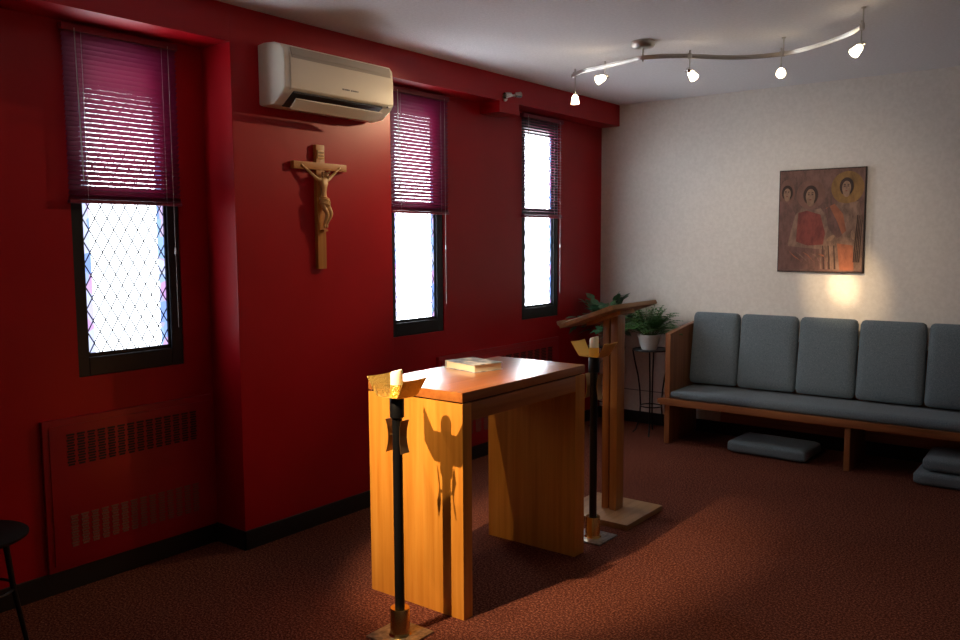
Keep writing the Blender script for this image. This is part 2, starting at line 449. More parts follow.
# ------------------------------------------------------------------ air conditioner
def air_conditioner():
    y0, y1 = 2.83, 3.63
    t = thing('air_conditioner', (XP, (y0 + y1) / 2, 2.34), 'ivory wall mounted air conditioner high on the red pier', 'air conditioner')
    prof = [(0, 2.355), (0, 2.662), (.05, 2.668), (.13, 2.662), (.185, 2.645), (.205, 2.62), (.212, 2.55), (.212, 2.43), (.195, 2.405), (.12, 2.352), (.03, 2.345)]
    b = MB(); vs = b.prism([(XP + px, y0, pz) for px, pz in prof], (0, y1 - y0, 0))
    o = b.build('casing', ACW, t, angle=30); 
    bv = o.modifiers.new('bevel', 'BEVEL'); bv.width = .007; bv.segments = 3; bv.limit_method = 'ANGLE'; bv.angle_limit = math.radians(60)
    b = MB(); 
    b.prism([(XP + .199, y0 + .035, 2.638), (XP + .216, y0 + .035, 2.585), (XP + .219, y0 + .035, 2.45), (XP + .217, y0 + .035, 2.425), (XP + .205, y0 + .035, 2.413), (XP + .19, y0 + .035, 2.45), (XP + .19, y0 + .035, 2.62)], (0, y1 - y0 - .055, 0))
    b.build('front_panel', ACW, t, bevel=.004, angle=30)
    b = MB(); b.prism([(XP + .2075, y0 + .045, 2.622), (XP + .2125, y0 + .045, 2.606), (XP + .2185, y0 + .045, 2.5795), (XP + .2165, y0 + .045, 2.5795)], (0, y1 - y0 - .075, 0))
    b.prism([(XP + .2025, y0 + .045, 2.634), (XP + .2065, y0 + .045, 2.634), (XP + .2195, y0 + .045, 2.596), (XP + .2155, y0 + .045, 2.596)], (0, y1 - y0 - .075, 0))
    b.build('intake_grille', ACG, t, smooth=False)
    b = MB(); b.prism([(XP + .110, y0 + .06, 2.3515), (XP + .206, y0 + .06, 2.4125), (XP + .209, y0 + .06, 2.4045), (XP + .112, y0 + .06, 2.3445)], (0, y1 - y0 - .15, 0))
    b.build('outlet', ACD, t, smooth=False)
    b = MB(); b.prism([(XP + .158, y0 + .07, 2.333), (XP + .212, y0 + .07, 2.379), (XP + .216, y0 + .07, 2.373), (XP + .164, y0 + .07, 2.326)], (0, y1 - y0 - .17, 0))
    b.build('louver', ACW, t, smooth=False, bevel=.002)
    # small maker's mark: two tiny words
    b = MB(); yy = 3.22
    for k, wd in enumerate([.006, .003, .005, .005, .006, .005, .005, .003, 0, .005, .004, .005, .005, .005, .005, .003, .005]):
        if wd: b.box(XP + .2185, XP + .2197, yy, yy + wd, 2.462, 2.470)
        yy += .0072 if wd else .005
    b.build('maker_mark', mat('grey_print', (.16, .15, .14), .5), t, smooth=False)
    b = MB(); b.box(XP + .2, XP + .2135, y1 - .05, y1 - .025, 2.41, 2.424, bev=.002); b.build('indicator', ACG, t)
air_conditioner()

# ------------------------------------------------------------------ crucifix
def skin_fig(name, joints, edges, mtl, parent, root, sub=2):
    me = bpy.data.meshes.new(name)
    me.from_pydata([Vector(j[0]) - parent.location for j in joints], edges, [])
    o = bpy.data.objects.new(name, me); COL.objects.link(o); o.parent = parent
    sk = o.modifiers.new('skin', 'SKIN'); sk.use_smooth_shade = True
    if not me.skin_vertices: me.skin_vertices.new()
    for k, j in enumerate(joints):
        r = j[1]; me.skin_vertices[0].data[k].radius = r if isinstance(r, tuple) else (r, r)
        me.skin_vertices[0].data[k].use_root = (k == root)
    s = o.modifiers.new('sub', 'SUBSURF'); s.levels = sub; s.render_levels = sub
    me.materials.append(mtl); return o

def crucifix():
    yc = 3.222; x = XP
    t = thing('crucifix', (x, yc, 1.49), 'wooden crucifix with carved figure hanging on the red wall under the air conditioner', 'crucifix')
    b = MB(); b.box(x, x + .026, yc - .031, yc + .031, 1.487, 2.182, bev=.003); b.build('upright', CROSSW, t)
    b = MB(); b.box(x, x + .030, yc - .195, yc + .195, 2.042, 2.082, bev=.003); b.build('crossbar', CROSSH, t)
    b = MB(); b.box(x + .026, x + .031, yc - .024, yc + .026, 2.105, 2.152, bev=.002)
    b.build('title_plate', CARVED, t)
    b = MB()
    for r in range(2):
        for q in range(5): b.box(x + .031, x + .0318, yc - .018 + q * .008, yc - .0135 + q * .008 , 2.134 - r * .018, 2.142 - r * .018)
    b.build('carved_letters', mat('letter_brown', (.2, .08, .03), .6), t, smooth=False)
    def P(dx, y, z): return (x + dx * .8, yc + y, 2.075 - (2.075 - z) * .74)
    J = [(P(.060, .004, 1.800), (0.0234, 0.0189)),   # 0 pelvis
         (P(.056, .002, 1.850), (0.0189, 0.0153)),   # 1 waist
         (P(.062, .000, 1.905), (0.0270, 0.0189)),   # 2 chest
         (P(.058, .000, 1.945), (0.0234, 0.0163)),   # 3 upper chest
         (P(.060, .005, 1.972), (0.0104, 0.0104)),  # 4 neck
         (P(.070, .012, 1.995), (0.0153, 0.0163)),   # 5 head
         (P(.072, .014, 2.012), (0.0135, 0.0144)),   # 6 crown
         (P(.052, -.040, 1.958), 0.0112),  # 7 l shoulder
         (P(.046, -.085, 2.005), 0.0085),  # 8 elbow
         (P(.040, -.128, 2.048), 0.0063),   # 9 wrist
         (P(.036, -.146, 2.064), 0.0076),  # 10 hand
         (P(.052, .040, 1.958), 0.0112),
         (P(.046, .085, 2.002), 0.0085),
         (P(.040, .128, 2.044), 0.0063),
         (P(.036, .146, 2.060), 0.0076),
         (P(.064, -.014, 1.765), 0.0157),  # 15 hip l
         (P(.086, .008, 1.695), 0.0130),   # 16 knee l
         (P(.058, .002, 1.620), 0.0085),   # 17 ankle l
         (P(.064, .000, 1.592), 0.0076),   # 18 foot l
         (P(.064, .022, 1.765), 0.0157),
         (P(.090, .034, 1.700), 0.0130),
         (P(.060, .016, 1.622), 0.0085),
         (P(.070, .012, 1.590), 0.0076)]
    E = [(0, 1), (1, 2), (2, 3), (3, 4), (4, 5), (5, 6), (3, 7), (7, 8), (8, 9), (9, 10), (3, 11), (11, 12), (12, 13), (13, 14), (0, 15), (15, 16), (16, 17), (17, 18), (0, 19), (19, 20), (20, 21), (21, 22)]
    fig = skin_fig('carved_figure', J, E, CARVED, t, 0)
    ZS = lambda z: 2.075 - (2.075 - z) * .74
    # loincloth, hair with crown, feet block
    b = MB()
    for k in range(5):
        z = ZS(1.815) - k * .008; r = .025 + .002 * math.sin(k * 2)
        b.tube([(x + .050 + r * .85 * math.cos(a), yc + .004 + r * 1.0 * math.sin(a), z - .008 * math.sin(a)) for a in [2 * PI * i / 20 for i in range(21)]], .006, 6)
    b.tube([(x + .060, yc + .022, ZS(1.81)), (x + .058, yc + .032, ZS(1.78)), (x + .054, yc + .036, ZS(1.745))], [.006, .007, .003], 7)
    b.build('loincloth', CARVED, fig)
    b = MB()
    b.tube([(x + .057 + .019 * math.cos(a), yc + .014 + .019 * math.sin(a), ZS(2.010) + .003 * math.sin(3 * a)) for a in [2 * PI * i / 24 for i in range(25)]], .0035, 6)
    b.tube([(x + .048, yc - .006, ZS(2.012)), (x + .050, yc - .008, ZS(1.985)), (x + .053, yc - .008, ZS(1.962))], [.006, .007, .003], 6)
    b.tube([(x + .048, yc + .030, ZS(2.008)), (x + .053, yc + .031, ZS(1.985)), (x + .056, yc + .028, ZS(1.962))], [.006, .007, .003], 6)
    b.tube([(x + .066, yc + .013, ZS(1.982)), (x + .067, yc + .014, ZS(1.964))], [.007, .003], 6)
    b.build('hair', noisy('carved_dark', (.36, .19, .07), (.44, .25, .10), 30, .5), fig)
    b = MB(); b.box(x + .024, x + .055, yc - .012, yc + .022, ZS(1.588) - .016, ZS(1.588) - .006, bev=.002); b.build('foot_rest', CROSSW, t)
crucifix()

# ------------------------------------------------------------------ chrome spotlight on the soffit
def soffit_spot():
    t = thing('wall_spotlight', (XP, 5.02, 2.68), 'small chrome twin spotlight fixed to the red soffit beside the far window', 'spotlight')
    M = Matrix.Rotation(PI / 2, 4, 'Y')
    b = MB(); b.lathe([(.030, 0), (.030, .008), (.022, .014), (.008, .018), (.008, .05)], (XP, 5.02, 2.68), 20, M=M); b.build('mount', BRUSH, t)
    b = MB(); b.tube([(XP + .05, 4.985, 2.684), (XP + .05, 5.02, 2.682), (XP + .055, 5.08, 2.70)], .007, 8); b.build('arm', BRUSH, t)
    for (y, z, d) in ((4.985, 2.684, (-.3, -1, -.2)), (5.10, 2.70, (.2, 1, .1))):
        R = Vector((0, 0, 1)).rotation_difference(Vector(d).normalized()).to_matrix().to_4x4()
        b = MB(); b.lathe([(0, -.03), (.016, -.028), (.020, -.01), (.024, .03), (.021, .03), (.016, 0), (0, -.005)], (XP + .055, y, z), 18, M=R); b.build('lamp_head', CHROME, t)
soffit_spot()

# ------------------------------------------------------------------ altar
def altar():
    x0, x1, y0, y1 = -2.755, -2.195, 2.71, 3.72
    t = thing('altar', ((x0 + x1) / 2, (y0 + y1) / 2, 0), 'large golden oak altar table with slab ends and polished top', 'altar')
    zt = 1.0; zg = .958
    b = MB(); b.box(x0, x1, y0, y1, zg, zt, bev=.002); b.build('tabletop', WOODY, t)
    b = MB(); b.box(x0 + .012, x1 - .012, y0 + .012, y1 - .012, zg - .008, zg); b.build('shadow_gap', mat('dark_reveal', (.02, .008, .004), .8), t, smooth=False)
    z1 = zg - .007
    for (a, c) in ((y0, y0 + .062), (y1 - .092, y1)):
        b = MB(); b.box(x0, x1, a, c, 0, z1, bev=.002); b.build('side_panel', WOODZ, t)
    b = MB(); b.box(x1 - .024, x1, y0 + .062, y1 - .092, .872, z1, bev=.001); b.build('apron', WOODY, t)
    b = MB(); b.box(x0, x0 + .024, y0 + .062, y1 - .092, .872, z1, bev=.001); b.build('apron', WOODY, t)
altar()

def book():
    # lies near the back of the top, its spine side turned a little
    t = thing('book', (-2.595, 3.285, 1.0), 'thick cream book with blue and grey cover lying on the altar', 'book')
    b = MB(); b.box(-.1, .125, -.086, .086, .003, .035, bev=.001); b.build('pages', PAGES, t)
    m = mat('printed_cover', (.3, .36, .42), .35); v = tex(m, (6, 8, 1)); f = noise(m, v, 2.2, 4)
    LK(m, ramp(m, f, [(.35, (.10, .14, .2)), (.5, (.35, .42, .5)), (.62, (.8, .8, .76))]), BS(m).inputs['Base Color'])
    b = MB(); b.box(-.105, .13, -.090, .090, .035, .038); b.box(-.105, .13, -.090, .090, 0.0004, .003); b.box(-.107, -.104, -.090, .090, .0004, .038)
    b.build('cover', m, t, smooth=False)
    for o in [k for k in bpy.data.objects if k.parent == t]:
        for vtx in o.data.vertices: vtx.co += t.location
    t.rotation_euler = (0, 0, math.radians(-13))
    # the parts were laid out about the origin: put the vertices back in the book's own space
    for o in [k for k in bpy.data.objects if k.parent == t]:
        pass
book()

# ------------------------------------------------------------------ standing candle holders
def candle_holder(label):
    t = thing('candle_stand', (0, 0, 0), label, 'candle stand', 'candle stands beside the altar')
    b = MB(); b.box(-.1, .1, -.1, .1, 0, .008, bev=.002); b.build('base_plate', STEELP, t)
    b = MB(); b.lathe([(.048, .008), (.043, .014), (.041, .02), (.041, .118), (.039, .122), (.022, .122)], seg=32); b.build('collar', BRASS, t)
    b = MB(); b.lathe([(.0205, .10), (.0205, .925), (.0205, .926)], seg=24); b.build('pole', BLACK, t)
    b = MB(); b.lathe([(.0225, .922), (.030, .928), (.030, 1.004), (.024, 1.012)], seg=28); b.build('socket', BLACK, t)
    for q in (-1, 1):      # curved brass plates standing off the pole
        b = MB(); z0, z1 = .782, .918; ns = 12; A = []; B_ = []
        for k in range(ns + 1):
            u = 2 * k / ns - 1; xo = .030 + .010 * u * u; hw = .021 + .004 * u * u; z = z0 + (z1 - z0) * k / ns
            A.append([b.bm.verts.new((q * xo, yy * hw, z)) for yy in (-1, 1)]); B_.append([b.bm.verts.new((q * (xo + .003), yy * hw, z)) for yy in (-1, 1)])
        for k in range(ns):
            b.bm.faces.new((A[k][0], A[k][1], A[k + 1][1], A[k + 1][0])); b.bm.faces.new((B_[k][0], B_[k + 1][0], B_[k + 1][1], B_[k][1]))
            for e in (0, 1): b.bm.faces.new((A[k][e], A[k + 1][e], B_[k + 1][e], B_[k][e]))
        for k in (0, ns): b.bm.faces.new((A[k][0], A[k][1], B_[k][1], B_[k][0]))
        b.tube([(q * .020, 0, .85), (q * .031, 0, .85)], .004, 8)
        b.build('fin', BRONZE, t, angle=50)
    # the hammered strip, bent up at both ends
    M = Matrix.Rotation(math.radians(-3), 4, 'Z')
    prof = []
    for k in range(-14, 15):
        u = k / 14; s = abs(u)
        if s < .5: px = u * .116; z = 1.013 + .002 * s
        else:
            q = (s - .5) / .5
            px = (1 if u > 0 else -1) * (.058 + .048 * q); z = 1.014 + .076 * q ** 1.1
        prof.append((px, z, .056 + .009 * max(0, (s - .5) / .5)))
    b = MB(); th = .0022; bm = b.bm; top = []; bot = []
    NW = 8
    for px, z, hw in prof:
        rt = []; rb = []
        for j in range(NW + 1):
            yy = -hw + 2 * hw * j / NW
            bow = .003 * (yy / hw) ** 2
            sgn = (1 if px > 0 else -1) if abs(px) > .057 else 0
            rt.append(bm.verts.new(M @ Vector((px - sgn * th * .7, yy, z + bow + th / 2))))
            rb.append(bm.verts.new(M @ Vector((px + sgn * th * .7, yy, z + bow - th / 2))))
        top.append(rt); bot.append(rb)
    for i in range(len(prof) - 1):
        for j in range(NW):
            bm.faces.new((top[i][j], top[i + 1][j], top[i + 1][j + 1], top[i][j + 1]))
            bm.faces.new((bot[i][j], bot[i][j + 1], bot[i + 1][j + 1], bot[i + 1][j]))
        bm.faces.new((top[i][0], bot[i][0], bot[i + 1][0], top[i + 1][0]))
        bm.faces.new((top[i][NW], top[i + 1][NW], bot[i + 1][NW], bot[i][NW]))
    for i in (0, len(prof) - 1):
        for j in range(NW): bm.faces.new((top[i][j], top[i][j + 1], bot[i][j + 1], bot[i][j]))
    b.build('drip_tray', HAM, t)
    b = MB(); b.lathe([(.0265, 1.014), (.0275, 1.02), (.0265, 1.062), (.0255, 1.062), (.0255, 1.018)], seg=28); b.build('candle_cup', HAM, t)
    b = MB(); b.lathe([(.0250, 1.02), (.0252, 1.085), (.0255, 1.108), (.022, 1.118), (.012, 1.114), (0, 1.110)], seg=28)
    for v in b.bm.verts:      # burnt down a little lower on one side
        if v.co.z > 1.09: v.co.z += .22 * v.co.x + .08 * v.co.y
    c = b.build('candle', WAX, t)
    b = MB(); b.tube([(0, 0, 1.106), (.001, 0, 1.120)], .0012, 6); b.build('wick', ACD, c)
    return t
cs = candle_holder('tall black and brass candle stand in front of the near end of the altar')
cs.location = (-2.325, 2.447, 0)
dup(cs, (-2.268, 3.94, 0), None, 'tall black and brass candle stand between the far end of the altar and the lectern')

# ------------------------------------------------------------------ lectern
def lectern():
    xc, yc = -2.395, 4.385
    t = thing('lectern', (xc, yc, 0), 'oak lectern with slanted reading board on a square wooden base', 'lectern')
    b = MB(); b.box(-2.625, -2.165, 4.145, 4.60, 0, .032, bev=.003); b.build('base', LECY, t)
    # post: two broad boards with a recessed strip between them
    b = MB(); b.box(xc - .047, xc - .004, yc - .04, yc + .05, .032, 1.20, bev=.002); b.box(xc + .012, xc + .056, yc - .05, yc + .04, .032, 1.215, bev=.002)
    b.box(xc - .004, xc + .012, yc - .025, yc + .03, .032, 1.21); b.build('post', LECZ, t)
    th = math.atan2(.125, .345)
    C = Matrix.Translation((-2.43, 4.405, 1.192)) @ Matrix.Rotation(-th, 4, 'Y')
    b = MB(); b.box(-.19, .185, -.275, .275, 0, .026, bev=.003, M=C); b.build('reading_board', LECY, t)
    b = MB(); b.box(-.198, -.172, -.275, .275, .020, .044, bev=.003, M=C); b.build('book_ledge', LECY, t)
    b = MB(); b.box(-.12, .12, -.09, .09, -.022, 0.001, bev=.004, M=C); b.build('bracket', LECZ, t)
lectern()

# ------------------------------------------------------------------ pew and cushions
PX0, PX1 = -2.905, -.16
def pew():
    t = thing('pew', (-1.5, 6.45, 0), 'long oak bench with a tall solid end panel against the white wall', 'pew')
    yf = 6.15
    for k, x in enumerate((PX0, PX1 - .04)):
        b = MB(); vs = b.prism([(x, yf + .03, 0), (x, yf + .03, .895), (x, yf + .34, .935), (x, 6.72, .955), (x, 6.72, 0)], (.045, 0, 0))
        b.build('end_panel', PEWZ, t, bevel=.004, smooth=False)
    b = MB(); b.box(-1.525, -1.485, yf + .03, 6.66, 0, .325, bev=.003); b.build('middle_leg', PEWZ, t)
    b = MB(); b.box(PX0 - .03, PX1 + .03, yf, yf + .045, .318, .372, bev=.006); b.build('front_rail', PEWX, t)
    b = MB(); b.box(PX0 - .052, PX0 - .03, yf + .006, yf + .036, .328, .366, bev=.004); b.build('tenon', PEWX, t)
    b = MB(); b.box(PX0 + .045, PX1 - .04, yf + .045, 6.66, .34, .365); b.build('seat_board', PEWX, t)
    b = MB(); b.box(PX0 + .045, PX1 - .04, 6.66, 6.69, .30, .84, bev=.003); b.build('back_board', PEWX, t)
    b = MB(); b.box(-2.6, PX1 - .04, 6.60, 6.63, .14, .34, bev=.003); b.build('lower_rail', PEWX, t)
pew()
b = MB(); w = PX1 - PX0 - .095
b.pillow(w, .49, .066, .031, .004, 16, M=Matrix.Translation(((PX0 + PX1) / 2 + .0, 6.41, .365 + .038)))
tag(b.build('seat_cushion', FAB, None), 'long blue grey seat cushion running the length of the bench', 'cushion')
edges = [-2.858, -2.452, -1.99, -1.555, -1.095, -.64, -.215]
names = ['grey upright back cushion at the left end of the bench, by the wooden end panel',
         'grey upright back cushion, second from the wooden end panel of the bench',
         'grey upright back cushion, third from the wooden end panel, below the picture',
         'grey upright back cushion, fourth from the wooden end panel of the bench',
         'grey upright back cushion cut by the right edge of the photo',
         'grey upright back cushion at the far right end of the bench']
for k in range(6):
    w = edges[k + 1] - edges[k] - .002; xc = (edges[k + 1] + edges[k]) / 2
    t = MB()
    M = Matrix.Translation((0, 0, .31)) 
    R = Matrix.Rotation(math.radians(-7), 4, 'X')
    t.pillow(w, .085, .595, .038, .010, 14, M=Matrix.Translation((xc, 6.560, .452)) @ R @ Matrix.Translation((0, 0, .2975)))
    # a slight taper towards the top, as sewn
    for v in t.bm.verts:
        f = 1 - .03 * max(0, (v.co.z - .46) / .56); v.co.x = xc + (v.co.x - xc) * f
    tag(t.build('back_cushion', FAB, None), names[k], 'cushion', 'back cushions along the bench')

def floor_cushion(x, y, z, rz, label, w=.60, d=.40):
    b = MB(); b.pillow(w, d, .088, .03, .005, 12)
    o = b.build('floor_cushion', FAB, None); o.location = (x, y, z); o.rotation_euler = (0, 0, rz)
    return tag(o, label, 'cushion', 'kneeling cushions under the bench')
floor_cushion(-2.085, 6.385, .05, math.radians(-1), 'flat grey kneeling cushion alone on the carpet under the left half of the bench')
floor_cushion(-.765, 6.29, .05, 0, 'lower of two grey kneeling cushions stacked under the right of the bench')
floor_cushion(-.735, 6.31, .149, math.radians(2), 'upper of two grey kneeling cushions stacked under the right of the bench', .57)

# ------------------------------------------------------------------ plants and stands
def plant_stand(label):
    t = thing('plant_stand', (0, 0, 0), label, 'plant stand', 'iron plant stands in the corner')
    b = MB(); ring = [(.155 * math.cos(a), .155 * math.sin(a), .722) for a in [2 * PI * i / 36 for i in range(37)]]
    b.tube(ring, .006, 8, caps=False); b.build('rim', BLACK, t)
    b = MB(); b.lathe([(0, .716), (.150, .716), (.150, .722), (0, .722)], seg=36); b.build('top', BLACK, t)
    for k in range(4):
        a = k * PI / 2 + math.radians(20); ca, sa = math.cos(a), math.sin(a)
        b = MB(); pr = [(.158, .715), (.140, .62), (.112, .50), (.095, .38), (.088, .25), (.095, .12), (.125, .03), (.15, .006)]
        b.tube([(r * ca, r * sa, z) for r, z in pr], .0065, 8); b.build('leg', BLACK, t)
    b = MB(); b.tube([(.090 * math.cos(q), .090 * math.sin(q), .24) for q in [2 * PI * i / 28 for i in range(29)]], .005, 8, caps=False); b.build('lower_ring', BLACK, t)
    return t
ps = plant_stand('black wrought iron plant stand next to the bench end, carrying the white pot'); ps.location = (-3.14, 6.42, 0)
dup(ps, (-3.57, 6.42, 0), math.radians(15), 'black wrought iron plant stand in the corner behind the lectern')

def leafblade(b, base, d, ln, wd, droop, seg=5, curl=.15):
    d = Vector(d).normalized(); side = d.cross(Vector((0, 0, 1)))
    if side.length < .1: side = Vector((1, 0, 0))
    side.normalize(); p = Vector(base); L = []; prev = None
    nrm = side.cross(d).normalized()
    for i in range(seg + 1):
        u = i / seg; w = wd * math.sin(PI * min(1, u * .92 + .06)) ** .8 / 2
        dd = (d + Vector((0, 0, -droop * u * u * 1.5))).normalized()
        if i: p = p + dd * ln / seg
        row = [b.bm.verts.new(p - side * w + nrm * curl * w), b.bm.verts.new(p), b.bm.verts.new(p + side * w + nrm * curl * w)]
        if prev:
            for j in range(2): b.bm.faces.new((prev[j], row[j], row[j + 1], prev[j + 1]))
        prev = row
def fern(cx, cy, cz):
    t = thing('potted_fern', (cx, cy, cz), 'bushy green fern in a white round pot beside the bench', 'potted plant')
    b = MB(); b.lathe([(.060, 0), (.064, .01), (.080, .05), (.088, .09), (.090, .105), (.098, .107), (.098, .128), (.088, .128), (.086, .11), (0, .108)], (cx, cy, cz), 36); b.build('pot', POT, t)
    b = MB(); b.lathe([(0, .112), (.085, .112), (.07, .118), (0, .12)], (cx, cy, cz), 20); b.build('soil', SOIL, t)
    rnd = random.Random(3); b = MB(); bs = MB()
    for k in range(80):
        a = k * 2.399; el = .30 + 1.1 * rnd.random(); ln = .17 + .13 * rnd.random()
        d = Vector((math.cos(a) * math.cos(el), math.sin(a) * math.cos(el), math.sin(el)))
        p = Vector((cx + .03 * math.cos(a), cy + .03 * math.sin(a), cz + .115)); pts = [p.copy()]
        n = 9
        for i in range(n):
            u = i / n; dd = (d + Vector((0, 0, -.9 * u * u))).normalized(); p = p + dd * ln / n; pts.append(p.copy())
            if i > 1:
                sd = dd.cross(Vector((0, 0, 1))); sd = sd.normalized() if sd.length > .05 else Vector((1, 0, 0))
                l2 = .060 * math.sin(PI * (.15 + .8 * u))
                for sg in (-1, 1):
                    leafblade(b, p, sd * sg + dd * .55 + Vector((0, 0, .12)), l2, .030, .3, 3)
        bs.tube(pts, .0014, 4)
        leafblade(b, p, dd, .03, .015, .3, 3)
    b.build('fronds', LEAF, t); bs.build('stems', STEM, t)
fern(-3.155, 6.40, .724)
def pothos(cx, cy, cz):
    t = thing('potted_vine', (cx, cy, cz), 'dark leafy trailing plant in the room corner behind the lectern', 'potted plant')
    b = MB(); b.lathe([(.055, 0), (.075, .10), (.085, .105), (.085, .125), (.075, .125), (.07, .11), (0, .11)], (cx, cy, cz), 32); b.build('pot', POT2, t)
    rnd = random.Random(11); b = MB(); bs = MB()
    def leaf(p, d, s):
        d = Vector(d).normalized(); sd = d.cross(Vector((0, 0, 1)))
        sd = sd.normalized() if sd.length > .05 else Vector((1, 0, 0)); nr = sd.cross(d)
        out = [(0, 0), (-.08, .28), (.12, .46), (.5, .42), (.8, .2), (1.05, 0)]
        mid = [b.bm.verts.new(p + d * (max(0, u) * s) - Vector((0, 0, .25 * s * u * u))) for u, w in out]
        for sg in (-1, 1):
            ed = [b.bm.verts.new(p + d * u * s + sd * sg * w * s + nr * .10 * s * w - Vector((0, 0, .25 * s * u * u))) for u, w in out]
            for i in range(len(out) - 1):
                fs = (mid[i], mid[i + 1], ed[i + 1], ed[i])
                b.bm.faces.new(fs)
    for k in range(60):
        a = k * 2.399; el = .25 + 1.15 * rnd.random(); ln = .14 + .22 * rnd.random()
        d = Vector((math.cos(a) * math.cos(el), math.sin(a) * math.cos(el), math.sin(el)))
        p = Vector((cx, cy, cz + .11)); pts = [p.copy()]
        for i in range(5):
            dd = (d + Vector((0, 0, -.7 * (i / 5) ** 2))).normalized(); p = p + dd * ln / 5; pts.append(p.copy())
            if i > 2: leaf(p, dd + Vector((rnd.uniform(-1, 1), rnd.uniform(-1, 1), rnd.uniform(-.3, .4))), .065 + .035 * rnd.random())
        bs.tube(pts, .002, 4); leaf(p, dd, .09)
    for a0 in (-.5, -1.0, 2.2):   # trailing stems
        p = Vector((cx + .07 * math.cos(a0), cy + .07 * math.sin(a0), cz + .13)); pts = [p.copy()]
        for i in range(9):
            p = p + Vector((.016 * math.cos(a0) * (1 if i < 4 else .1), .016 * math.sin(a0) * (1 if i < 4 else .1), .01 if i < 1 else -.035)); pts.append(p.copy())
            leaf(p, (rnd.uniform(-1, 1), rnd.uniform(-1, 1), -.3), .05 + .02 * rnd.random())
        bs.tube(pts, .002, 4)
    for q in (b, bs):       # foliage rests against the two walls, never through them
        for v in q.bm.verts:
            if v.co.x < XF + .02: v.co.x = XF + .02 + .004 * math.sin(v.co.z * 90)
            if v.co.y > YB - .02: v.co.y = YB - .02 + .004 * math.sin(v.co.z * 90)
    b.build('leaves', LEAF2, t); bs.build('stems', STEM, t)
pothos(-3.57, 6.42, .724)

# low dark stand at the left edge of the view
def low_stand():
    cx, cy = -3.60, 1.33
    t = thing('side_table', (cx, cy, 0), 'small dark round table cut by the left edge of the photo', 'table')
    b = MB(); b.lathe([(0, .455), (.185, .455), (.195, .462), (.195, .470), (.185, .477), (0, .477)], (cx, cy, 0), 40); b.build('tabletop', mat('dark_lacquer', (.008, .004, .004), .7, 0, .1), t)
    for k in range(3):
        a = k * 2 * PI / 3 + .9; ca, sa = math.cos(a), math.sin(a)
        b = MB(); b.tube([(cx + .11 * ca, cy + .11 * sa, .455), (cx + .13 * ca, cy + .13 * sa, .25), (cx + .17 * ca, cy + .17 * sa, .006)], [.012, .011, .009], 10); b.build('leg', BLACK, t)
    b = MB(); b.tube([(cx + .132 * math.cos(q), cy + .132 * math.sin(q), .24) for q in [2 * PI * i / 28 for i in range(29)]], .006, 8, caps=False); b.build('lower_ring', BLACK, t)
low_stand()

